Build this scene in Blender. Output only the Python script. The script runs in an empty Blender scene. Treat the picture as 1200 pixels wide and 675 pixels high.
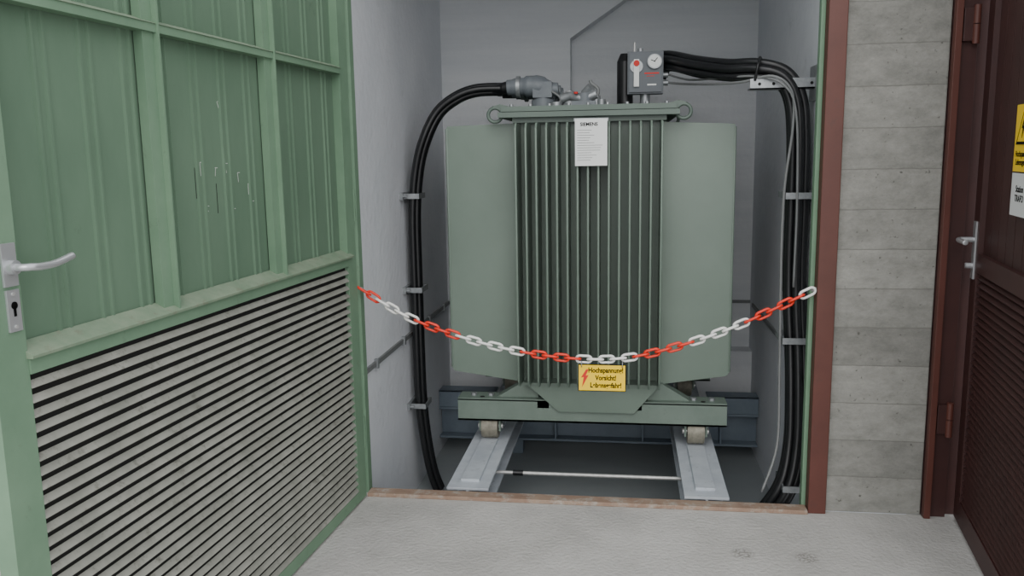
import bpy, bmesh, math, random
from mathutils import Vector, Matrix
random.seed(4)
D=bpy.data; SC=bpy.context.scene
def link(o): SC.collection.objects.link(o); return o
def srgb(r,g,b):
    f=lambda c:(c/255/12.92 if c/255<=0.04045 else ((c/255+0.055)/1.055)**2.4)
    return (f(r),f(g),f(b),1)

# ---------------- materials ----------------
def mat(name,c1,c2=None,rough=0.6,metal=0.0,scale=6,bump=0.0,bscale=40,streak=None,spec=0.5,contrast=(0.35,0.65),dirt=None):
    m=D.materials.new(name); m.use_nodes=True; nt=m.node_tree; N=nt.nodes; K=nt.links
    bs=N['Principled BSDF']; bs.inputs['Roughness'].default_value=rough; bs.inputs['Metallic'].default_value=metal
    bs.inputs['Specular IOR Level'].default_value=spec
    tc=N.new('ShaderNodeTexCoord'); mp=N.new('ShaderNodeMapping'); K.new(tc.outputs['Object'],mp.inputs[0])
    if streak: mp.inputs['Scale'].default_value=streak
    no=N.new('ShaderNodeTexNoise'); no.inputs['Scale'].default_value=scale; no.inputs['Detail'].default_value=8; no.inputs['Roughness'].default_value=0.65
    K.new(mp.outputs[0],no.inputs['Vector'])
    cr=N.new('ShaderNodeValToRGB'); cr.color_ramp.elements[0].position=contrast[0]; cr.color_ramp.elements[1].position=contrast[1]
    cr.color_ramp.elements[0].color=c1; cr.color_ramp.elements[1].color=c2 or c1
    K.new(no.outputs['Fac'],cr.inputs[0]); out=cr.outputs[0]
    if dirt:
        n2=N.new('ShaderNodeTexNoise'); n2.inputs['Scale'].default_value=dirt[1]; n2.inputs['Detail'].default_value=10; n2.inputs['Roughness'].default_value=0.75
        K.new(tc.outputs['Object'],n2.inputs['Vector'])
        r2=N.new('ShaderNodeValToRGB'); r2.color_ramp.elements[0].position=dirt[2]; r2.color_ramp.elements[1].position=dirt[3]
        K.new(n2.outputs['Fac'],r2.inputs[0])
        mx=N.new('ShaderNodeMix'); mx.data_type='RGBA'; K.new(r2.outputs[0],mx.inputs['Factor']); K.new(out,mx.inputs['A']); mx.inputs['B'].default_value=dirt[0]; out=mx.outputs['Result']
    K.new(out,bs.inputs['Base Color'])
    if bump:
        b=N.new('ShaderNodeBump'); b.inputs['Strength'].default_value=bump; b.inputs['Distance'].default_value=0.01
        n3=N.new('ShaderNodeTexNoise'); n3.inputs['Scale'].default_value=bscale; n3.inputs['Detail'].default_value=6
        K.new(tc.outputs['Object'],n3.inputs['Vector']); K.new(n3.outputs['Fac'],b.inputs['Height']); K.new(b.outputs[0],bs.inputs['Normal'])
    return m
S=srgb
M_green=mat('door_green',S(93,117,97),S(103,127,106),0.8,scale=3,spec=0.12,streak=(1,1,0.4),dirt=(S(82,98,82),9,0.62,0.82))
M_greenf=mat('door_frame_green',S(104,132,108),S(115,143,118),0.6,scale=4,spec=0.25,dirt=(S(94,106,90),14,0.6,0.75))
M_ledge=mat('door_ledge_dusty',S(112,134,110),S(134,148,126),0.7,scale=12,dirt=(S(118,116,98),20,0.55,0.7))
M_slat=mat('louvre_slat',S(130,131,122),S(154,154,145),0.65,scale=8,dirt=(S(100,99,90),20,0.55,0.7))
M_shade_marks=mat('painted_shade_marks',S(22,22,20),None,0.9)  # near-black paints shade into louvre gaps; also used for dark spots and marks
M_scr=mat('scratch',S(190,195,186),None,0.6)
M_tank=mat('tank_grey_green',S(104,119,108),S(112,127,116),0.33,scale=2)
M_tankd=mat('tank_grey_green_lid',S(82,97,88),S(90,105,96),0.42,scale=3)
M_base=mat('base_grey_green',S(100,115,105),S(112,126,116),0.5,scale=6,dirt=(S(90,97,90),18,0.6,0.75))
M_rail=mat('rail_blue_grey',S(172,178,186),S(190,196,202),0.5,scale=9,dirt=(S(138,142,146),25,0.58,0.72))
M_beam=mat('beam_blue_grey',S(104,116,128),S(118,130,140),0.5,scale=5)
M_steel=mat('steel',S(180,180,178),S(205,205,202),0.4,metal=0.4,scale=20)
M_galv=mat('galvanised',S(140,144,146),S(165,168,170),0.45,metal=0.6,scale=30)
M_alu=mat('aluminium',S(190,192,194),None,0.3,metal=0.6)
M_wheel=mat('wheel_iron',S(120,116,104),S(150,146,132),0.6,metal=0.3,scale=30)
M_black=mat('cable_black',S(20,21,23),S(27,28,30),0.38,scale=20)
M_thin=mat('cable_grey',S(120,122,122),None,0.5)
M_elbow=mat('elbow_grey',S(100,106,112),S(116,122,126),0.5,scale=12)
M_relay=mat('relay_grey',S(80,86,92),S(88,94,100),0.45)
M_white=mat('label_white',S(222,224,222),None,0.5)
M_yel=mat('sign_yellow',S(250,208,8),None,0.5)
M_blk=mat('sign_black',S(8,8,8),None,0.7,spec=0.1)
M_redp=mat('plastic_red',S(228,52,30),None,0.4)
M_whp=mat('plastic_white',S(232,232,228),None,0.4)
M_redt=mat('text_red',S(206,36,26),None,0.6)
M_brown=mat('frame_red_brown',S(84,46,38),S(95,53,44),0.5,scale=6,dirt=(S(72,46,40),12,0.55,0.75))
M_dbrown=mat('door_red_brown',S(58,33,31),S(68,39,36),0.5,scale=4)
M_sill=mat('sill_primer',S(134,108,92),S(156,134,116),0.7,scale=12,dirt=(S(170,164,154),16,0.5,0.65))
M_wall=mat('wall_white',S(212,215,220),S(224,226,230),0.9,scale=1.5,bump=0.5,bscale=26,dirt=(S(192,194,198),5,0.6,0.8))
M_wallb=mat('wall_back_white',S(208,211,214),S(219,221,223),0.9,scale=1.5,bump=0.45,bscale=22,streak=(0.3,1,6))
M_pit=mat('pit_floor_grey',S(142,148,150),S(154,160,161),0.4,scale=1.5)
M_fac=mat('facade_render',S(160,156,148),S(180,176,168),0.9,scale=4,bump=0.4)

def ground_mat():
    m=mat('ground_concrete',S(172,170,166),S(192,190,186),0.9,scale=2.5,bump=0.6,bscale=60,dirt=(S(156,154,150),30,0.58,0.75))
    nt=m.node_tree; N=nt.nodes; K=nt.links; bs=N['Principled BSDF']
    src=bs.inputs['Base Color'].links[0].from_socket
    tc=N.new('ShaderNodeTexCoord'); nz=N.new('ShaderNodeTexNoise'); nz.inputs['Scale'].default_value=90; nz.inputs['Detail'].default_value=5; K.new(tc.outputs['Object'],nz.inputs['Vector'])
    for P,rad in(((0.44,3.04,0),0.05),((0.67,3.03,0),0.05)):
        d=N.new('ShaderNodeVectorMath'); d.operation='DISTANCE'; K.new(tc.outputs['Object'],d.inputs[0]); d.inputs[1].default_value=P
        mr=N.new('ShaderNodeMapRange'); K.new(d.outputs['Value'],mr.inputs[0]); mr.inputs[1].default_value=rad*0.6; mr.inputs[2].default_value=rad; mr.inputs[3].default_value=0.7; mr.inputs[4].default_value=0
        r=N.new('ShaderNodeValToRGB'); r.color_ramp.elements[0].position=0.45; r.color_ramp.elements[1].position=0.55; K.new(nz.outputs['Fac'],r.inputs[0])
        mu=N.new('ShaderNodeMath'); mu.operation='MULTIPLY'; K.new(mr.outputs[0],mu.inputs[0]); K.new(r.outputs[0],mu.inputs[1])
        mx=N.new('ShaderNodeMix'); mx.data_type='RGBA'; K.new(mu.outputs[0],mx.inputs['Factor']); K.new(src,mx.inputs['A']); mx.inputs['B'].default_value=S(116,113,106); src=mx.outputs['Result']
    K.new(src,bs.inputs['Base Color'])
    return m
M_ground=ground_mat()
def pillar_mat():
    m=D.materials.new('board_marked_concrete'); m.use_nodes=True; nt=m.node_tree; N=nt.nodes; K=nt.links
    bs=N['Principled BSDF']; bs.inputs['Roughness'].default_value=0.95; bs.inputs['Specular IOR Level'].default_value=0.2
    tc=N.new('ShaderNodeTexCoord'); sp=N.new('ShaderNodeSeparateXYZ'); K.new(tc.outputs['Object'],sp.inputs[0])
    n0=N.new('ShaderNodeTexNoise'); n0.inputs['Scale'].default_value=14; K.new(tc.outputs['Object'],n0.inputs['Vector'])
    a0=N.new('ShaderNodeMath'); a0.operation='MULTIPLY_ADD'; K.new(n0.outputs['Fac'],a0.inputs[0]); a0.inputs[1].default_value=0.007; K.new(sp.outputs['Z'],a0.inputs[2])
    mu=N.new('ShaderNodeMath'); mu.operation='MULTIPLY'; K.new(a0.outputs[0],mu.inputs[0]); mu.inputs[1].default_value=1/0.158
    fl=N.new('ShaderNodeMath'); fl.operation='FLOOR'; K.new(mu.outputs[0],fl.inputs[0])
    wn=N.new('ShaderNodeTexWhiteNoise'); wn.noise_dimensions='1D'; K.new(fl.outputs[0],wn.inputs['W'])
    fr=N.new('ShaderNodeMath'); fr.operation='FRACT'; K.new(mu.outputs[0],fr.inputs[0])
    edge=N.new('ShaderNodeValToRGB'); e=edge.color_ramp.elements; e[0].position=0; e[0].color=(0,0,0,1); e[1].position=0.035; e[1].color=(1,1,1,1)
    K.new(fr.outputs[0],edge.inputs[0])
    mp=N.new('ShaderNodeMapping'); mp.inputs['Scale'].default_value=(1.5,1,2.6); K.new(tc.outputs['Object'],mp.inputs[0])
    g=N.new('ShaderNodeTexNoise'); g.inputs['Scale'].default_value=6; g.inputs['Detail'].default_value=12; g.inputs['Roughness'].default_value=0.78; K.new(mp.outputs[0],g.inputs['Vector'])
    cr=N.new('ShaderNodeValToRGB'); c=cr.color_ramp.elements; c[0].position=0.3; c[0].color=S(118,118,113); c[1].position=0.7; c[1].color=S(157,156,150); K.new(g.outputs['Fac'],cr.inputs[0])
    hs=N.new('ShaderNodeHueSaturation'); K.new(cr.outputs[0],hs.inputs['Color'])
    mr=N.new('ShaderNodeMapRange'); K.new(wn.outputs['Value'],mr.inputs[0]); mr.inputs[3].default_value=0.84; mr.inputs[4].default_value=1.12; K.new(mr.outputs[0],hs.inputs['Value'])
    # air holes / pitting
    v=N.new('ShaderNodeTexNoise'); v.inputs['Scale'].default_value=48; v.inputs['Detail'].default_value=3; K.new(tc.outputs['Object'],v.inputs['Vector'])
    br=N.new('ShaderNodeValToRGB'); br.color_ramp.elements[0].position=0.66; br.color_ramp.elements[1].position=0.74; K.new(v.outputs['Fac'],br.inputs[0])
    mx=N.new('ShaderNodeMix'); mx.data_type='RGBA'; K.new(br.outputs[0],mx.inputs['Factor']); K.new(hs.outputs[0],mx.inputs['A']); mx.inputs['B'].default_value=S(96,95,90)
    m3=N.new('ShaderNodeMix'); m3.data_type='RGBA'; K.new(edge.outputs[0],m3.inputs['Factor']); m3.inputs['A'].default_value=S(114,113,108); K.new(mx.outputs['Result'],m3.inputs['B'])
    K.new(m3.outputs['Result'],bs.inputs['Base Color'])
    n5=N.new('ShaderNodeTexNoise'); n5.inputs['Scale'].default_value=70; n5.inputs['Detail'].default_value=6; K.new(tc.outputs['Object'],n5.inputs['Vector'])
    bp=N.new('ShaderNodeBump'); bp.inputs['Strength'].default_value=0.5; bp.inputs['Distance'].default_value=0.005
    ad=N.new('ShaderNodeMath'); ad.operation='MULTIPLY_ADD'; K.new(wn.outputs['Value'],ad.inputs[0]); ad.inputs[1].default_value=1.2; K.new(n5.outputs['Fac'],ad.inputs[2])
    a2=N.new('ShaderNodeMath'); a2.operation='MULTIPLY_ADD'; K.new(edge.outputs[0],a2.inputs[0]); a2.inputs[1].default_value=0.3; K.new(ad.outputs[0],a2.inputs[2])
    K.new(a2.outputs[0],bp.inputs['Height']); K.new(bp.outputs[0],bs.inputs['Normal'])
    return m
M_pillar=pillar_mat()

# ---------------- mesh builder ----------------
class B:
    def __init__(s,name): s.n=name; s.bm=bmesh.new(); s.m=[]; s.M=Matrix.Identity(4)
    def mi(s,m):
        if m not in s.m: s.m.append(m)
        return s.m.index(m)
    def faces(s,m,vs,fs,smooth=False):
        k=s.mi(m); V=[s.bm.verts.new(s.M@Vector(v)) for v in vs]
        for f in fs:
            try:
                F=s.bm.faces.new([V[i] for i in f]); F.material_index=k; F.smooth=smooth
            except ValueError: pass
    def box(s,m,x0,x1,y0,y1,z0,z1,T=None):
        vs=[Vector((x,y,z)) for z in(z0,z1) for y in(y0,y1) for x in(x0,x1)]
        if T: vs=[T@v for v in vs]
        s.faces(m,vs,[(0,2,3,1),(4,5,7,6),(0,1,5,4),(2,6,7,3),(0,4,6,2),(1,3,7,5)])
    def prism(s,m,pts,ax,d0,d1):
        n=len(pts)
        def mk(p,d): return {'y':(p[0],d,p[1]),'x':(d,p[0],p[1]),'z':(p[0],p[1],d)}[ax]
        vs=[mk(p,d0) for p in pts]+[mk(p,d1) for p in pts]
        s.faces(m,vs,[tuple(range(n)),tuple(range(2*n-1,n-1,-1))]+[(i,(i+n),(i+1)%n+n,(i+1)%n) for i in range(n)])
    def tube(s,m,pts,r,seg=10,sub=6,closed=False,flat=1.0):
        P=[Vector(p) for p in pts]; Q=[]
        n=len(P)
        if sub>1:
            rng=n if closed else n-1
            for i in range(rng):
                if closed: a,b,c,d=P[(i-1)%n],P[i],P[(i+1)%n],P[(i+2)%n]
                else: a,b,c,d=P[max(i-1,0)],P[i],P[i+1],P[min(i+2,n-1)]
                for j in range(sub):
                    t=j/sub
                    Q.append(0.5*((2*b)+(c-a)*t+(2*a-5*b+4*c-d)*t*t+(3*b-a-3*c+d)*t**3))
            if not closed: Q.append(P[-1])
        else: Q=P
        N=len(Q); T=[]
        for i in range(N):
            if closed: T.append((Q[(i+1)%N]-Q[i-1]).normalized())
            else: T.append((Q[min(i+1,N-1)]-Q[max(i-1,0)]).normalized())
        up=Vector((0,0,1)) if abs(T[0].z)<0.9 else Vector((0,1,0))
        nv=(up-T[0]*up.dot(T[0])).normalized(); vs=[]
        for i in range(N):
            nv=(nv-T[i]*nv.dot(T[i])).normalized(); bv=T[i].cross(nv)
            rr=r[min(int(i*len(r)/N),len(r)-1)] if isinstance(r,(list,tuple)) else r
            for k in range(seg):
                a=2*math.pi*k/seg; vs.append(Q[i]+nv*math.cos(a)*rr+bv*math.sin(a)*rr*flat)
        fs=[]
        for i in range(N if closed else N-1):
            j=(i+1)%N
            for k in range(seg): fs.append((i*seg+k,i*seg+(k+1)%seg,j*seg+(k+1)%seg,j*seg+k))
        if not closed: fs+= [tuple(range(seg-1,-1,-1)),tuple((N-1)*seg+k for k in range(seg))]
        s.faces(m,vs,fs,True)
    def cyl(s,m,a,b,r,seg=20,r2=None):
        a=Vector(a);b=Vector(b);t=(b-a).normalized(); up=Vector((0,0,1)) if abs(t.z)<.9 else Vector((1,0,0))
        n=(up-t*up.dot(t)).normalized(); c=t.cross(n); r2=r if r2 is None else r2
        ca=[(a+(n*math.cos(2*math.pi*k/seg)+c*math.sin(2*math.pi*k/seg))*r) for k in range(seg)]
        cb=[(b+(n*math.cos(2*math.pi*k/seg)+c*math.sin(2*math.pi*k/seg))*r2) for k in range(seg)]
        s.faces(m,ca+cb,[(k,(k+1)%seg,(k+1)%seg+seg,k+seg) for k in range(seg)],True)
        s.faces(m,ca,[tuple(range(seg-1,-1,-1))]); s.faces(m,cb,[tuple(range(seg))])
    def done(s,bevel=None,T=None,parent=None):
        bmesh.ops.recalc_face_normals(s.bm,faces=s.bm.faces)
        me=D.meshes.new(s.n); s.bm.to_mesh(me); s.bm.free()
        for m in s.m: me.materials.append(m)
        o=link(D.objects.new(s.n,me))
        if T: o.matrix_world=T
        if parent: o.parent=parent
        if bevel:
            b=o.modifiers.new('bevel','BEVEL'); b.width=bevel; b.segments=2; b.limit_method='ANGLE'; b.angle_limit=math.radians(50)
        return o
def text(name,body,size,m,loc,T3,parent,align='CENTER',space=1.0,sx=1.0,fat=0.012):
    cu=D.curves.new(name,'FONT'); cu.body=body; cu.size=size; cu.align_x=align; cu.align_y='CENTER'; cu.extrude=0.0003; cu.space_line=space; cu.offset=size*fat
    cu.materials.append(m); o=link(D.objects.new(name,cu)); o.parent=parent
    o.matrix_local=Matrix.Translation(loc)@T3.to_4x4()@Matrix.Diagonal((sx,1,1,1)); return o
FRONT=Matrix(((1,0,0),(0,0,-1),(0,1,0)))   # text facing -Y

Y0=3.46; XL=-1.205; XR=0.815; YB=5.5; ZP=-0.42; ZC=3.0
# ---------------- room / building ----------------
g=B('ground'); g.box(M_ground,-7,7,-6,Y0,-0.12,0); g.box(M_ground,1.208,7,Y0,Y0+0.25,-0.12,0); g.box(M_ground,-7,-1.36,Y0,Y0+0.25,-0.12,0); g.done()
f=B('floor'); f.box(M_pit,XL,XR,Y0+0.08,YB,ZP-0.1,ZP); f.done()
w=B('wall_left'); w.box(M_wall,XL-0.15,XL,Y0+0.14,YB+0.28,ZP-0.1,ZC); w.done()
w=B('wall_right'); w.box(M_wall,XR,XR+0.4,Y0+0.16,YB+0.28,ZP-0.1,ZC); w.done()
w=B('wall_back')
w.prism(M_wallb,[(XL,ZP),(XR,ZP),(XR,0.2),(-0.365,0.2),(-0.365,2.22),(0.0,2.46),(XR,2.46),(XR,ZC),(XL,ZC)],'y',YB,YB+0.14)
w.box(M_wallb,XL,XR,YB+0.14,YB+0.28,ZP,ZC); w.done()
w=B('ceiling'); w.box(M_wall,-1.4,1.25,Y0,YB+0.28,ZC,ZC+0.15); w.done()
w=B('wall_front_left'); w.box(M_fac,-6,-1.225,Y0,Y0+0.14,0,ZC+0.6); w.done()
w=B('wall_lintel'); w.box(M_fac,-1.225,1.21,Y0,Y0+0.14,2.75,ZC); w.done()
w=B('wall_front_right'); w.box(M_fac,1.40,6,Y0+0.06,Y0+0.2,0,ZC+0.6); w.done()
w=B('concrete_pillar'); w.box(M_pillar,0.828,1.208,Y0,Y0+0.16,0,2.75); w.done(0.006)
s=B('door_sill'); s.box(M_sill,-1.14,0.752,Y0-0.045,Y0+0.02,0.0,0.018); s.box(M_sill,-1.14,0.752,Y0+0.0,Y0+0.06,-0.4,0.0); s.done(0.003)
t=B('trim_1')
t.box(M_brown,0.755,0.826,Y0-0.03,Y0+0.05,0,2.75)
t.box(M_greenf,0.737,0.755,Y0+0.02,Y0+0.06,0,2.75)
t.box(M_brown,-1.215,-1.165,Y0,Y0+0.05,0,2.75)
t.box(M_greenf,-1.165,-1.145,Y0+0.0,Y0+0.05,0,2.75)
t.box(M_brown,-1.215,0.826,Y0-0.02,Y0+0.05,2.68,2.75)
t.done(0.003)
t=B('trim_2')
t.box(M_dbrown,1.21,1.30,Y0-0.01,Y0+0.06,0,2.75)
t.box(M_brown,1.21,1.235,Y0-0.035,Y0-0.01,0,2.75)
t.box(M_dbrown,1.30,2.4,Y0+0.02,Y0+0.055,0,2.75)
for z in(0.42,1.95):
    t.cyl(M_brown,(1.285,Y0-0.03,z-0.07),(1.285,Y0-0.03,z+0.0),0.013); t.cyl(M_brown,(1.285,Y0-0.03,z+0.003),(1.285,Y0-0.03,z+0.07),0.013)
    t.box(M_dbrown,1.24,1.285,Y0-0.03,Y0-0.012,z-0.06,z+0.06)
t.done(0.002)

# ---------------- doors ----------------
u=Vector((-0.0684,-1,0)).normalized(); n=Vector((-u.y,u.x,0)) # facing +X
T=Matrix(((u.x,n.x,0,-1.14),(u.y,n.y,0,3.407),(0,0,1,0.0),(0,0,0,1)))
d=B('door_1'); L=1.918; HZ=2.62
d.box(M_greenf,0,0.085,-0.045,0,0.012,HZ); d.box(M_greenf,L-0.09,L,-0.045,0,0.012,HZ)
d.box(M_greenf,0.085,L-0.09,-0.045,0.004,1.05,1.085)
d.prism(M_ledge,[(-0.03,1.085),(0.016,1.085),(0.018,1.092),(-0.03,1.118)],'x',0.06,L-0.085)
d.box(M_greenf,0.085,L-0.09,-0.045,0,0.012,0.06); d.box(M_greenf,0.085,L-0.09,-0.045,0,HZ-0.07,HZ)
d.box(M_greenf,0.085,L-0.09,-0.03,0.006,1.828,1.850); d.prism(M_ledge,[(-0.03,1.850),(0.010,1.850),(-0.03,1.866)],'x',0.085,L-0.09)
for uu in(0.672,1.312):
    d.box(M_greenf,uu-0.026,uu+0.026,-0.03,-0.004,1.09,HZ-0.07); d.box(M_greenf,uu-0.026,uu-0.019,-0.004,0.012,1.09,HZ-0.07)
x=0.085; prof=[]
while x<L-0.09:
    prof+=[(x,-0.034),(x+0.066,-0.034),(x+0.069,-0.0275),(x+0.076,-0.0275),(x+0.079,-0.034),(x+0.100,-0.034),(x+0.103,-0.0275),(x+0.110,-0.0275),(x+0.113,-0.034)]; x+=0.150
prof=[q for q in prof if q[0]<=L-0.088]
prof=prof+[(L-0.09,-0.04),(0.085,-0.04)]
d.prism(M_green,prof,'z',1.09,HZ-0.05)
p=(1.05-0.062)/30
for i in range(30):
    z=0.062+i*p
    pts=[(0.001,z+0.001),(0.0015,z+p*0.08),(-0.0105,z+p*0.52),(-0.012,z+p*0.46)]
    vs=[(0.085,a,c) for a,c in pts]+[(L-0.09,a,c) for a,c in pts]
    d.faces(M_slat,vs,[(0,1,2,3),(7,6,5,4)]+[(k,k+4,(k+1)%4+4,(k+1)%4) for k in range(4)])
d.box(M_shade_marks,0.085,L-0.09,-0.022,-0.0165,0.05,1.055)  # dark backing sheet, puts the shade between the slats into colour
for uu,zz,l,a in[(0.93,1.47,.03,.3),(0.99,1.46,.025,-.2),(0.86,1.44,.03,.1),(0.80,1.40,.035,.0),(1.07,1.47,.04,.03),(1.05,1.35,.02,.9),(0.9,1.33,.025,.2),(0.78,1.35,.02,.1),(0.95,1.66,.025,.4)]:
    d.box(M_scr,-0.0011,0.0011,-0.0338,-0.0333,-l/2,l/2,Matrix.Translation((uu,0,zz))@Matrix.Rotation(a,4,'Y'))
    d.box(M_scr,-0.007,0.007,-0.0338,-0.0333,-0.001,0.001,Matrix.Translation((uu-.006,0,zz+l/2)))
for uu,zz in((1.10,1.43),(0.99,1.38)): d.box(M_shade_marks,uu-0.0015,uu+0.0015,-0.0338,-0.0333,zz-0.045,zz+0.045)
hu=1.855
d.box(M_alu,hu-0.019,hu+0.019,0,0.005,1.245,1.335)
d.cyl(M_alu,(hu,0.004,1.285),(hu,0.02,1.285),0.015)
d.tube(M_alu,[(hu,0.01,1.285),(hu,0.036,1.285),(hu-0.010,0.047,1.285),(hu-0.035,0.049,1.283),(hu-0.08,0.047,1.284),(hu-0.135,0.044,1.294)],0.0080,12)
d.box(M_alu,hu-0.017,hu+0.017,0,0.005,1.150,1.238)
d.cyl(M_blk,(hu,0.004,1.205),(hu,0.0065,1.205),0.008); d.box(M_blk,hu-0.003,hu+0.003,0.004,0.0065,1.182,1.205)
for z in(1.160,1.229): d.cyl(M_steel,(hu,0.004,z),(hu,0.007,z),0.004)
for z in(0.3,1.3,2.3): d.cyl(M_greenf,(-0.012,-0.01,z-0.07),(-0.012,-0.01,z+0.07),0.012)
d.done(0.0015,T)

u=Vector((-0.16,-1,0)).normalized(); n=Vector((u.y,-u.x,0)) # facing -X
T2=Matrix(((u.x,-n.x,0,1.325),(u.y,-n.y,0,3.43),(0,0,1,0.0),(0,0,0,1)))
d=B('door_2'); L2=1.05
def bx(m,a,b,c,e,z0,z1): d.box(m,a,b,-e,-c,z0,z1)
bx(M_dbrown,0,0.085,-0.045,0,0.02,HZ); bx(M_dbrown,L2-0.085,L2,-0.045,0,0.02,HZ)
bx(M_dbrown,0.085,L2-0.085,-0.045,0,0.02,0.11); bx(M_dbrown,0.085,L2-0.085,-0.045,0,1.03,1.10); bx(M_dbrown,0.085,L2-0.085,-0.045,0,HZ-0.08,HZ)
x=0.085
while x<L2-0.1:
    bx(M_dbrown,x,x+0.094,-0.04,-0.02,1.1,HZ-0.08); x+=0.1
bx(M_shade_marks,0.085,L2-0.085,-0.044,-0.036,0.1,2.5)  # dark sheet painting in the shade behind boards and slats
p=(1.03-0.11)/34
for i in range(34):
    z=0.11+i*p; pts=[(0.006,z+0.002),(0.004,z+p*.15),(0.03,z+p*1.0),(0.032,z+p*.85)]
    vs=[(0.085,a,c) for a,c in pts]+[(L2-.085,a,c) for a,c in pts]
    d.faces(M_dbrown,vs,[(0,1,2,3),(7,6,5,4)]+[(k,k+4,(k+1)%4+4,(k+1)%4) for k in range(4)])
d.box(M_alu,0.02,0.06,-0.006,0,1.0,1.22)
d.cyl(M_alu,(0.04,0,1.15),(0.04,-0.05,1.15),0.010)
d.tube(M_alu,[(0.04,-0.01,1.15),(0.04,-0.05,1.15),(0.05,-0.06,1.15),(0.09,-0.062,1.15),(0.16,-0.058,1.15)],0.0095,12)
d.cyl(M_alu,(0.04,-0.004,1.05),(0.04,-0.03,1.05),0.011)
d2=d.done(0.002,T2)
sg=B('warning_sign'); 
T3=T2@Matrix.Translation((0.60,-0.004,1.45))
sg.box(M_yel,-0.095,0.095,-0.003,0,-0.03,0.18); sg.box(M_white,-0.095,0.095,-0.003,0,-0.17,-0.035)
sg.prism(M_blk,[(-0.075,0.055),(0.075,0.055),(0.0,0.175)],'y',-0.005,-0.003)
sg.prism(M_yel,[(-0.058,0.064),(0.058,0.064),(0.0,0.158)],'y',-0.006,-0.0045)
sg.prism(M_blk,[(0.008,0.142),(-0.014,0.105),(-0.001,0.107),(-0.008,0.075),(0.014,0.113),(0.002,0.112)],'y',-0.0072,-0.0055)
so=sg.done(0.0,T3)
text('lettering_1','Hochspannung\nLebensgefahr',0.026,M_blk,Vector((0,-0.0035,0.012)),FRONT,so)
text('lettering_2','Station\nTRAFO',0.03,M_blk,Vector((0,-0.0035,-0.10)),FRONT,so)

# ---------------- transformer ----------------
t=B('power_transformer')
t.box(M_tank,-0.52,0.15,4.19,5.12,0.34,1.66)
t.prism(M_tank,[(-0.505,0.345),(0.163,0.345),(0.041,0.2),(-0.339,0.2)],'y',4.10,5.14)
t.box(M_tank,-0.515,0.172,4.095,5.14,0.338,0.35)
NF=15
for i in range(NF):
    x=-0.528+i*(0.688/(NF-1))
    for(y0,y1)in((3.99,4.19),(5.12,5.30)):
        yf=y0 if y0<4.5 else y1; s_=1 if y0<4.5 else -1
        t.prism(M_tank,[(yf+s_*0.0,0.39),(yf,1.615),(yf+s_*0.03,1.645),(yf+s_*0.2,1.645),(yf+s_*0.2,0.35),(yf+s_*0.03,0.35)],'x',x-0.0045,x+0.0045)
        t.tube(M_tank,[(x,yf+s_*0.004,0.385),(x,yf+s_*0.004,1.62)],0.0058,8,1)
for i in range(19):
    y=4.205+i*0.0495
    t.prism(M_tank,[(-0.50,0.335),(-0.56,0.33),(-0.893,0.378),(-0.905,0.395),(-0.905,1.632),(-0.899,1.642),(-0.50,1.652)],'y',y-0.0045,y+0.0045)
    t.prism(M_tank,[(0.14,0.335),(0.19,0.33),(0.503,0.378),(0.515,0.395),(0.515,1.618),(0.509,1.628),(0.14,1.645)],'y',y-0.0045,y+0.0045)
    t.tube(M_tank,[(-0.904,y,0.40),(-0.904,y,1.63)],0.007,8,1); t.tube(M_tank,[(0.514,y,0.40),(0.514,y,1.615)],0.007,8,1)
t.box(M_tank,-0.565,-0.51,4.185,4.2,0.34,1.65); t.box(M_tank,0.14,0.185,4.185,4.2,0.34,1.645)
t.box(M_tankd,-0.56,0.185,4.13,5.18,1.65,1.675)
t.box(M_tankd,-0.625,0.245,4.09,5.22,1.675,1.70); t.box(M_tankd,-0.61,0.23,4.10,5.20,1.703,1.728)
for k in range(9):
    x=-0.56+k*0.093; t.cyl(M_galv,(x,4.115,1.728),(x,4.115,1.738),0.009,6)
for sx,x in((-1,-0.60),(1,0.22)):
    for y in(4.14,5.15):
        ring=[(x+sx*0.045+0.034*math.cos(a),1.690+0.034*math.sin(a)) for a in[2*math.pi*k/16 for k in range(16)]]
        t.tube(M_tankd,[(px,y,pz) for px,pz in ring],0.009,8,2,True)
        t.prism(M_tankd,[(x-sx*0.03,1.728),(x+sx*0.02,1.742),(x+sx*0.06,1.732),(x+sx*0.04,1.722),(x,1.70)],'y',y-0.008,y+0.008)
for y in(4.12,4.98):
    t.box(M_base,-0.865,0.50,y,y+0.012,0.135,0.25); t.box(M_base,-0.865,0.50,y,y+0.12,0.243,0.255)
    t.box(M_base,-0.865,0.50,y,y+0.12,0.135,0.145)
    for x in(-0.79,-0.70,0.34,0.43): t.cyl(M_galv,(x,y+0.06,0.255),(x,y+0.06,0.268),0.016,6); 
    for x in(-0.74,0.385): t.cyl(M_shade_marks,(x,y+0.03,0.2551),(x,y+0.03,0.2565),0.012,12)
for x in(-0.42,0.05): t.box(M_base,x-0.03,x+0.03,4.12,5.1,0.21,0.25)
t.prism(M_base,[(-0.52,0.34),(-0.66,0.255),(-0.45,0.255),(-0.45,0.34)],'y',4.16,4.24);t.prism(M_base,[(0.18,0.34),(0.32,0.255),(0.11,0.255),(0.11,0.34)],'y',4.16,4.24)
for x in(-0.704,0.352):
    for y in(4.18,5.04):
        t.cyl(M_wheel,(x-0.042,y,0.091),(x+0.042,y,0.091),0.062,28)
        for k in(-0.03,-0.01,0.01,0.03): t.cyl(M_wheel,(x+k-0.005,y,0.091),(x+k+0.005,y,0.091),0.0645,28)
        for sx in(-1,1): t.box(M_base,x+sx*0.052-0.005,x+sx*0.052+0.005,y-0.03,y+0.03,0.07,0.14)
        t.cyl(M_steel,(x-0.065,y,0.091),(x+0.065,y,0.091),0.014)
Z=1.728
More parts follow.
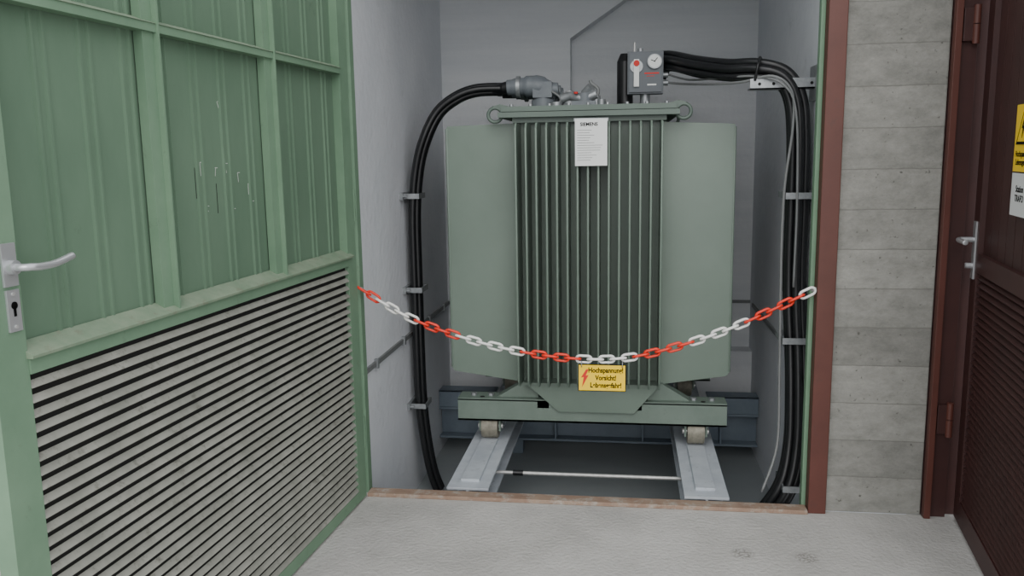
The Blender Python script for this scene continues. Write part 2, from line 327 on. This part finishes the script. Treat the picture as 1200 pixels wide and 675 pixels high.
for k,(x,y) in enumerate(((-0.44,4.48),(-0.44,4.66),(-0.44,4.84))):
    t.cyl(M_elbow,(x,y,Z),(x,y,Z+0.05),0.062); t.cyl(M_elbow,(x,y,Z+0.05),(x,y,Z+0.115),0.05)
    t.tube(M_elbow,[(x+0.02,y,Z+0.10),(x-0.03,y,Z+0.12),(x-0.10,y,Z+0.122),(x-0.19,y,Z+0.118)],[0.052,0.057,0.054,0.045,0.04],18)
    t.box(M_elbow,x-0.05,x+0.05,y-0.052,y+0.052,Z+0.06,Z+0.14)
    t.cyl(M_elbow,(x+0.0,y,Z+0.10),(x+0.08,y,Z+0.105),0.046,20,0.032)
    t.cyl(M_galv,(x-0.12,y,Z+0.12),(x-0.14,y,Z+0.12),0.056)
    t.cyl(M_black,(x-0.19,y,Z+0.118),(x-0.27,y,Z+0.108),0.034,16,0.022)
    t.tube(M_thin,[(x+0.05,y-0.05,Z+0.09),(x+0.09,y-0.06,Z+0.06),(x+0.10,y-0.06,Z+0.02),(x+0.10,y-0.05,Z)],0.006,8)
t.cyl(M_galv,(-0.30,4.45,Z),(-0.30,4.45,Z+0.05),0.038); t.cyl(M_steel,(-0.30,4.45,Z+0.05),(-0.30,4.45,Z+0.09),0.02)
t.tube(M_galv,[(-0.34,4.43,Z+0.05),(-0.29,4.42,Z+0.062),(-0.25,4.40,Z+0.05),(-0.20,4.40,Z+0.055),(-0.16,4.40,Z+0.07)],0.025,12)
t.cyl(M_elbow,(-0.22,4.42,Z),(-0.22,4.42,Z+0.075),0.05); t.cyl(M_galv,(-0.22,4.42,Z+0.07),(-0.185,4.40,Z+0.105),0.024)
t.cyl(M_galv,(-0.16,4.42,Z),(-0.16,4.42,Z+0.06),0.022); t.cyl(M_redt,(-0.262,4.37,Z+0.07),(-0.262,4.37,Z+0.08),0.01)
t.tube(M_thin,[(-0.17,4.42,Z+0.03),(-0.15,4.42,Z+0.09),(-0.185,4.42,Z+0.125),(-0.19,4.42,Z+0.14)],0.009,8)
t.cyl(M_galv,(-0.36,4.36,Z),(-0.36,4.36,Z+0.03),0.03); t.cyl(M_galv,(-0.13,4.3,Z),(-0.13,4.3,Z+0.035),0.02)
t.box(M_elbow,-0.28,-0.16,4.30,4.36,Z,Z+0.03)
for k,(x,y) in enumerate(((-0.015,4.55),(-0.015,4.72),(-0.015,4.89),(-0.015,5.04))):
    t.cyl(M_black,(x,y,Z),(x,y,Z+0.24),0.042,18); t.cyl(M_black,(x,y,Z+0.24),(x,y,Z+0.28),0.042,18,0.024)
    t.cyl(M_galv,(x,y,Z),(x,y,Z+0.02),0.06)
    t.tube(M_black,[(x,y,Z+0.20),(x+0.07,y,Z+0.235),(x+0.16,y,Z+0.23),(x+0.24,y,Z+0.21)],0.03,12)
rx,ry=0.088,4.42
t.cyl(M_galv,(rx,ry+0.05,Z),(rx,ry+0.05,Z+0.015),0.045); t.cyl(M_galv,(rx,ry+0.05,Z+0.015),(rx,ry+0.05,Z+0.07),0.025)
t.box(M_relay,rx-0.09,rx+0.09,ry-0.0,ry+0.09,Z+0.065,Z+0.275)
t.box(M_relay,rx-0.082,rx+0.082,ry-0.012,ry,Z+0.073,Z+0.267)
t.cyl(M_galv,(rx+0.045,ry-0.012,Z+0.222),(rx+0.045,ry-0.03,Z+0.222),0.036,24); t.cyl(M_white,(rx+0.045,ry-0.03,Z+0.222),(rx+0.045,ry-0.032,Z+0.222),0.031,24)
t.box(M_blk,-0.0018,0.0018,-0.0335,-0.0322,-0.004,0.022,Matrix.Translation((rx+0.045,ry,Z+0.222))@Matrix.Rotation(0.7,4,'Y'))
t.box(M_blk,-0.0018,0.0018,-0.0335,-0.0322,-0.004,0.020,Matrix.Translation((rx+0.045,ry,Z+0.222))@Matrix.Rotation(-1.2,4,'Y'))
t.cyl(M_galv,(rx-0.045,ry-0.012,Z+0.20),(rx-0.045,ry-0.022,Z+0.20),0.032,24); t.box(M_white,rx-0.058,rx-0.032,ry-0.026,ry-0.012,Z+0.10,Z+0.235)
t.cyl(M_redt,(rx-0.045,ry-0.024,Z+0.215),(rx-0.045,ry-0.030,Z+0.215),0.015,20)
t.cyl(M_steel,(rx-0.055,ry+0.05,Z+0.275),(rx-0.055,ry+0.05,Z+0.325),0.006); t.cyl(M_galv,(rx-0.025,ry+0.05,Z+0.275),(rx-0.025,ry+0.05,Z+0.295),0.014)
t.box(M_redt,rx-0.005,rx+0.068,ry-0.0132,ry-0.0122,Z+0.162,Z+0.169); t.box(M_redt,rx+0.005,rx+0.045,ry-0.0132,ry-0.0122,Z+0.150,Z+0.153); t.box(M_white,rx+0.01,rx+0.055,ry-0.0128,ry-0.0122,Z+0.105,Z+0.113)
t.cyl(M_galv,(rx+0.09,ry+0.04,Z+0.12),(rx+0.115,ry+0.04,Z+0.12),0.014)
t.cyl(M_galv,(rx+0.09,ry+0.04,Z+0.16),(rx+0.115,ry+0.04,Z+0.16),0.014)
tr=t.done(0.0012)
npb=B('nameplate'); npb.box(M_white,-0.075,0.075,-0.002,0,-0.108,0.108)
for i in range(13):
    z=0.055-i*0.0115
    npb.box(M_thin,-0.065,-0.065+random.uniform(0.05,0.125),-0.0026,-0.0019,z,z+0.0022)
npb.box(M_galv,-0.08,0.08,-0.0005,0.006,0.098,0.112)
npo=npb.done(0,Matrix.Translation((-0.168,3.974,1.548)),tr)
text('lettering','SIEMENS',0.022,M_blk,Vector((-0.01,-0.0025,0.083)),FRONT,npo,fat=0.03)

# ---------------- rails, beams ----------------
for k,x in enumerate((-0.708,0.352)):
    r=B('support_rail'); 
    r.box(M_rail,x-0.096,x+0.096,3.53,5.46,0.0,0.012)
    r.box(M_rail,x-0.006,x+0.006,3.53,5.46,-0.10,0.0)
    r.box(M_rail,x-0.096,x+0.096,3.53,5.46,-0.112,-0.10)
    r.box(M_rail,x-0.043,x+0.043,3.60,5.4,0.012,0.0255)
    r.done(0.0015)
for k,(y,wd) in enumerate(((3.525,0.11),(5.12,0.16))):
    c=B('cross_beam'); a,b=XL+0.004,XR-0.004; ym=y+wd/2
    c.box(M_beam,a,b,y,y+wd,-0.126,-0.113); c.box(M_beam,a,b,y,y+wd,-0.32,-0.306); c.box(M_beam,a,b,ym-0.006,ym+0.006,-0.306,-0.126)
    if k: 
        for x in(-0.9,-0.45,0.1,0.58): c.box(M_beam,x,x+0.012,y+0.005,y+0.155,-0.306,-0.126)
        for q0,q1 in((a,-0.83),(0.50,b)):
            c.box(M_beam,q0,q1,y+0.01,y+0.02,-0.113,-0.005); c.box(M_beam,q0,q1,y+0.01,y+0.13,-0.015,-0.005)
    for x in(-0.708,0.352): c.box(M_beam,x-0.05,x+0.05,ym-0.05,ym+0.05,ZP,-0.32)
    c.done(0.002)
e=B('steel_rod'); e.cyl(M_steel,(-0.64,3.90,-0.055),(0.29,3.90,-0.055),0.009,14); e.cyl(M_black,(-0.55,3.90,-0.055),(-0.50,3.90,-0.055),0.014,14)
e.cyl(M_galv,(-0.702,3.90,-0.055),(-0.62,3.90,-0.055),0.007,14); e.cyl(M_galv,(0.28,3.90,-0.055),(0.346,3.90,-0.055),0.007,14); e.done()

# ---------------- cables ----------------
def bundle(name,path,offs,r,m=M_black):
    b=B(name)
    P=[Vector(p) for p in path]
    for (da,db) in offs:
        pts=[]
        for i,p in enumerate(P):
            tt=(P[min(i+1,len(P)-1)]-P[max(i-1,0)]).normalized()
            bn=Vector((0,1,0)); a=(bn-tt*bn.dot(tt)).normalized(); c=tt.cross(a)
            pts.append(p+a*da+c*db)
        b.tube(m,pts,r,10,7)
    return b
yl=4.45
pl=[(-0.66,4.50,1.842),(-0.80,4.49,1.838),(-0.91,4.48,1.80),(-1.01,4.47,1.72),(-1.08,yl,1.58),(-1.125,yl,1.42),(-1.15,yl,1.18),(-1.152,yl,0.8),(-1.152,yl,0.42),(-1.148,yl,0.14),(-1.13,yl,-0.08),(-1.10,yl,-0.27),(-1.06,yl,-0.39)]
b=bundle('cable_bundle',pl,[(-0.038,0),(-0.014,0.018),(0.010,-0.016),(0.012,0.018),(0.036,0)],0.0175)
for z in(1.285,0.775,0.12):
    b.box(M_galv,XL+0.001,XL+0.018,yl-0.09,yl+0.09,z-0.018,z+0.018)
    b.box(M_galv,-1.108,-1.102,yl-0.07,yl+0.07,z-0.014,z+0.014)
    for s_ in(-1,1):
        b.box(M_galv,XL,-1.102,yl+s_*0.066-0.003,yl+s_*0.066+0.003,z-0.014,z+0.014)
    b.cyl(M_galv,(XL+0.018,yl-0.08,z),(XL+0.04,yl-0.08,z),0.008,8)
b.done()
pr=[(0.10,4.62,1.965),(0.22,4.48,1.955),(0.34,4.25,1.90),(0.47,4.03,1.86),(0.58,3.94,1.85),(0.675,3.92,1.815),(0.73,3.91,1.72),(0.748,3.90,1.55),(0.752,3.90,1.25),(0.752,3.90,1.0),(0.755,3.88,0.8),(0.762,3.84,0.6),(0.762,3.79,0.4),(0.755,3.75,0.2),(0.72,3.71,0.03),(0.65,3.70,-0.10),(0.55,3.70,-0.22)]
b=bundle('cable_bundle',pr,[(-0.052,0.0),(-0.028,0.030),(-0.028,-0.028),(0.004,0.010),(0.018,-0.028),(0.028,0.032),(0.048,0.0)],0.0185)
for y,z in((3.90,1.30),(3.85,0.66),(3.72,0.02)):
    b.box(M_galv,XR-0.018,XR-0.001,y-0.11,y+0.11,z-0.018,z+0.018); b.box(M_galv,0.688,0.694,y-0.09,y+0.09,z-0.014,z+0.014)
    for s_ in(-1,1): b.box(M_galv,0.688,XR,y+s_*0.09-0.003,y+s_*0.09+0.003,z-0.014,z+0.014)
b.box(M_galv,0.53,XR,3.86,3.866,1.762,1.808); b.box(M_galv,0.53,XR,3.86,3.94,1.762,1.768); b.box(M_galv,XR-0.012,XR,3.83,3.97,1.71,1.86)
for x in(0.57,0.63,0.79): b.cyl(M_shade_marks,(x,3.8595,1.785),(x,3.861,1.785),0.007,10)
b.tube(M_black,[(0.55,3.86,1.80),(0.56,3.85,1.87),(0.58,3.93,1.905),(0.60,4.0,1.87),(0.60,4.0,1.79)],0.006,8)
b.tube(M_thin,[(0.20,4.46,1.85),(0.27,4.38,1.835),(0.38,4.12,1.81),(0.50,3.92,1.80),(0.62,3.83,1.815),(0.70,3.825,1.75),(0.712,3.83,1.6),(0.685,3.82,1.35),(0.68,3.82,1.1),(0.68,3.80,0.85),(0.68,3.76,0.5),(0.67,3.70,0.2),(0.60,3.64,0.0)],0.006,8)
b.tube(M_thin,[(0.20,4.46,1.89),(0.30,4.34,1.85),(0.42,4.05,1.83),(0.55,3.88,1.82),(0.66,3.82,1.78),(0.72,3.815,1.66),(0.735,3.80,1.3),(0.73,3.78,0.9)],0.005,8)
b.done()
b=B('earthing_strip')
b.box(M_thin,XL,XL+0.012,3.62,YB-0.012,0.498,0.522)
for y in(3.8,4.3,4.9,5.3): b.box(M_galv,XL,XL+0.02,y,y+0.02,0.487,0.533)
b.done()
b=B('earthing_strip'); b.box(M_thin,XL+0.012,-0.375,YB-0.012,YB,0.498,0.518); b.done()
b=B('earthing_strip'); b.box(M_thin,-0.365,XR,YB+0.128,YB+0.14,0.498,0.518); b.done()
b=B('earthing_strip'); b.box(M_thin,XR-0.01,XR,3.64,YB,0.498,0.522); b.done()

# ---------------- chain ----------------
KP=[(-1.139,0.941),(-0.919,0.813),(-0.679,0.727),(-0.442,0.672),(-0.208,0.646),(0.004,0.654),(0.230,0.712),(0.466,0.804),(0.743,0.946)]
cp=[]
for i in range(len(KP)-1):
    a,bb,c,dd=[Vector(KP[min(max(j,0),len(KP)-1)]) for j in(i-1,i,i+1,i+2)]
    for j in range(40):
        t_=j/40; cp.append(0.5*((2*bb)+(c-a)*t_+(2*a-5*bb+4*c-dd)*t_*t_+(3*bb-a-3*c+dd)*t_**3))
cp.append(Vector(KP[-1]))
b=B('barrier_chain'); CY=3.43
pitch=0.0475; acc=0; nxt=pitch/2; idx=0
edges=[-1.05,-0.905,-0.69,-0.453,-0.215,0.03,0.262,0.466,0.68,2]; cols=[M_redp,M_whp]*5
for i in range(1,len(cp)):
    seg=(cp[i]-cp[i-1]).length
    while acc+seg>=nxt:
        t_=(nxt-acc)/seg; p_=cp[i-1].lerp(cp[i],t_); dr=(cp[i]-cp[i-1]).normalized()
        R=Matrix.Translation((p_.x,CY,p_.y))@Matrix.Rotation(-math.atan2(dr.y,dr.x),4,'Y')@Matrix.Rotation(math.radians(15 if idx%2 else 75),4,'X')
        hl,hw=0.0185,0.0155
        ring=[]
        for a in range(9): th=-math.pi/2+math.pi*a/8; ring.append((hl-0.002+hw*math.cos(th),0,hw*math.sin(th)))
        for a in range(9): th=math.pi/2+math.pi*a/8; ring.append((-hl+0.002+hw*math.cos(th),0,hw*math.sin(th)))
        col=cols[[p_.x<e_ for e_ in edges].index(True)]
        b.tube(col,[R@Vector(q) for q in ring],0.0055,8,1,True)
        nxt+=pitch; idx+=1
    acc+=seg
b.cyl(M_galv,(-1.15,CY,0.945),(-1.125,CY,0.938),0.006); b.cyl(M_galv,(0.755,CY+0.02,0.948),(0.735,CY,0.944),0.006)
b.done()
sg=B('high_voltage_sign')
sg.box(M_blk,-0.100,0.100,0,0.002,-0.058,0.058); sg.box(M_yel,-0.097,0.097,-0.001,0.001,-0.055,0.055)
sg.prism(M_redt,[(-0.066,0.036),(-0.088,0.0),(-0.076,0.003),(-0.084,-0.042),(-0.056,0.012),(-0.068,0.009),(-0.056,0.036)],'y',-0.002,-0.0008)
for x in(-0.085,0.085): sg.tube(M_galv,[(x,0.0,0.045),(x,-0.008,0.055),(x,0.0,0.072),(x,0.01,0.06)],0.002,6,3,True)
so=sg.done(0,Matrix.Translation((-0.10,3.425,0.566)))
text('lettering','Hochspannung!\nVorsicht!\nLebensgefahr!',0.0295,M_blk,Vector((0.016,-0.0015,0.0)),FRONT,so,space=1.1,sx=0.80,fat=0.03)

# ---------------- light, world, camera ----------------
W=D.worlds.new('overcast_sky'); SC.world=W; W.use_nodes=True; nt=W.node_tree
bg=nt.nodes['Background']; bg.inputs['Color'].default_value=(0.95,0.97,1.0,1); bg.inputs['Strength'].default_value=1.6
su=D.lights.new('soft_sun','SUN'); su.energy=1.7; su.angle=math.radians(50); su.color=(1,0.98,0.95)
so=link(D.objects.new('soft_sun',su)); so.rotation_euler=(math.radians(60),0,math.radians(6))

ca=D.cameras.new('camera'); ca.sensor_width=36; ca.lens=36*980/1200; ca.clip_start=0.02
co=link(D.objects.new('camera',ca)); SC.camera=co
p=math.radians(9.1);s_=math.radians(7.9);r=math.radians(0.9)
F=Vector((-math.sin(s_)*math.cos(p),math.cos(s_)*math.cos(p),-math.sin(p)))
R0=Vector((math.cos(s_),math.sin(s_),0)); U0=R0.cross(F)
Rr=math.cos(r)*R0-math.sin(r)*U0; Uu=math.sin(r)*R0+math.cos(r)*U0
co.matrix_world=Matrix(((Rr.x,Uu.x,-F.x,0),(Rr.y,Uu.y,-F.y,0),(Rr.z,Uu.z,-F.z,1.5),(0,0,0,1)))
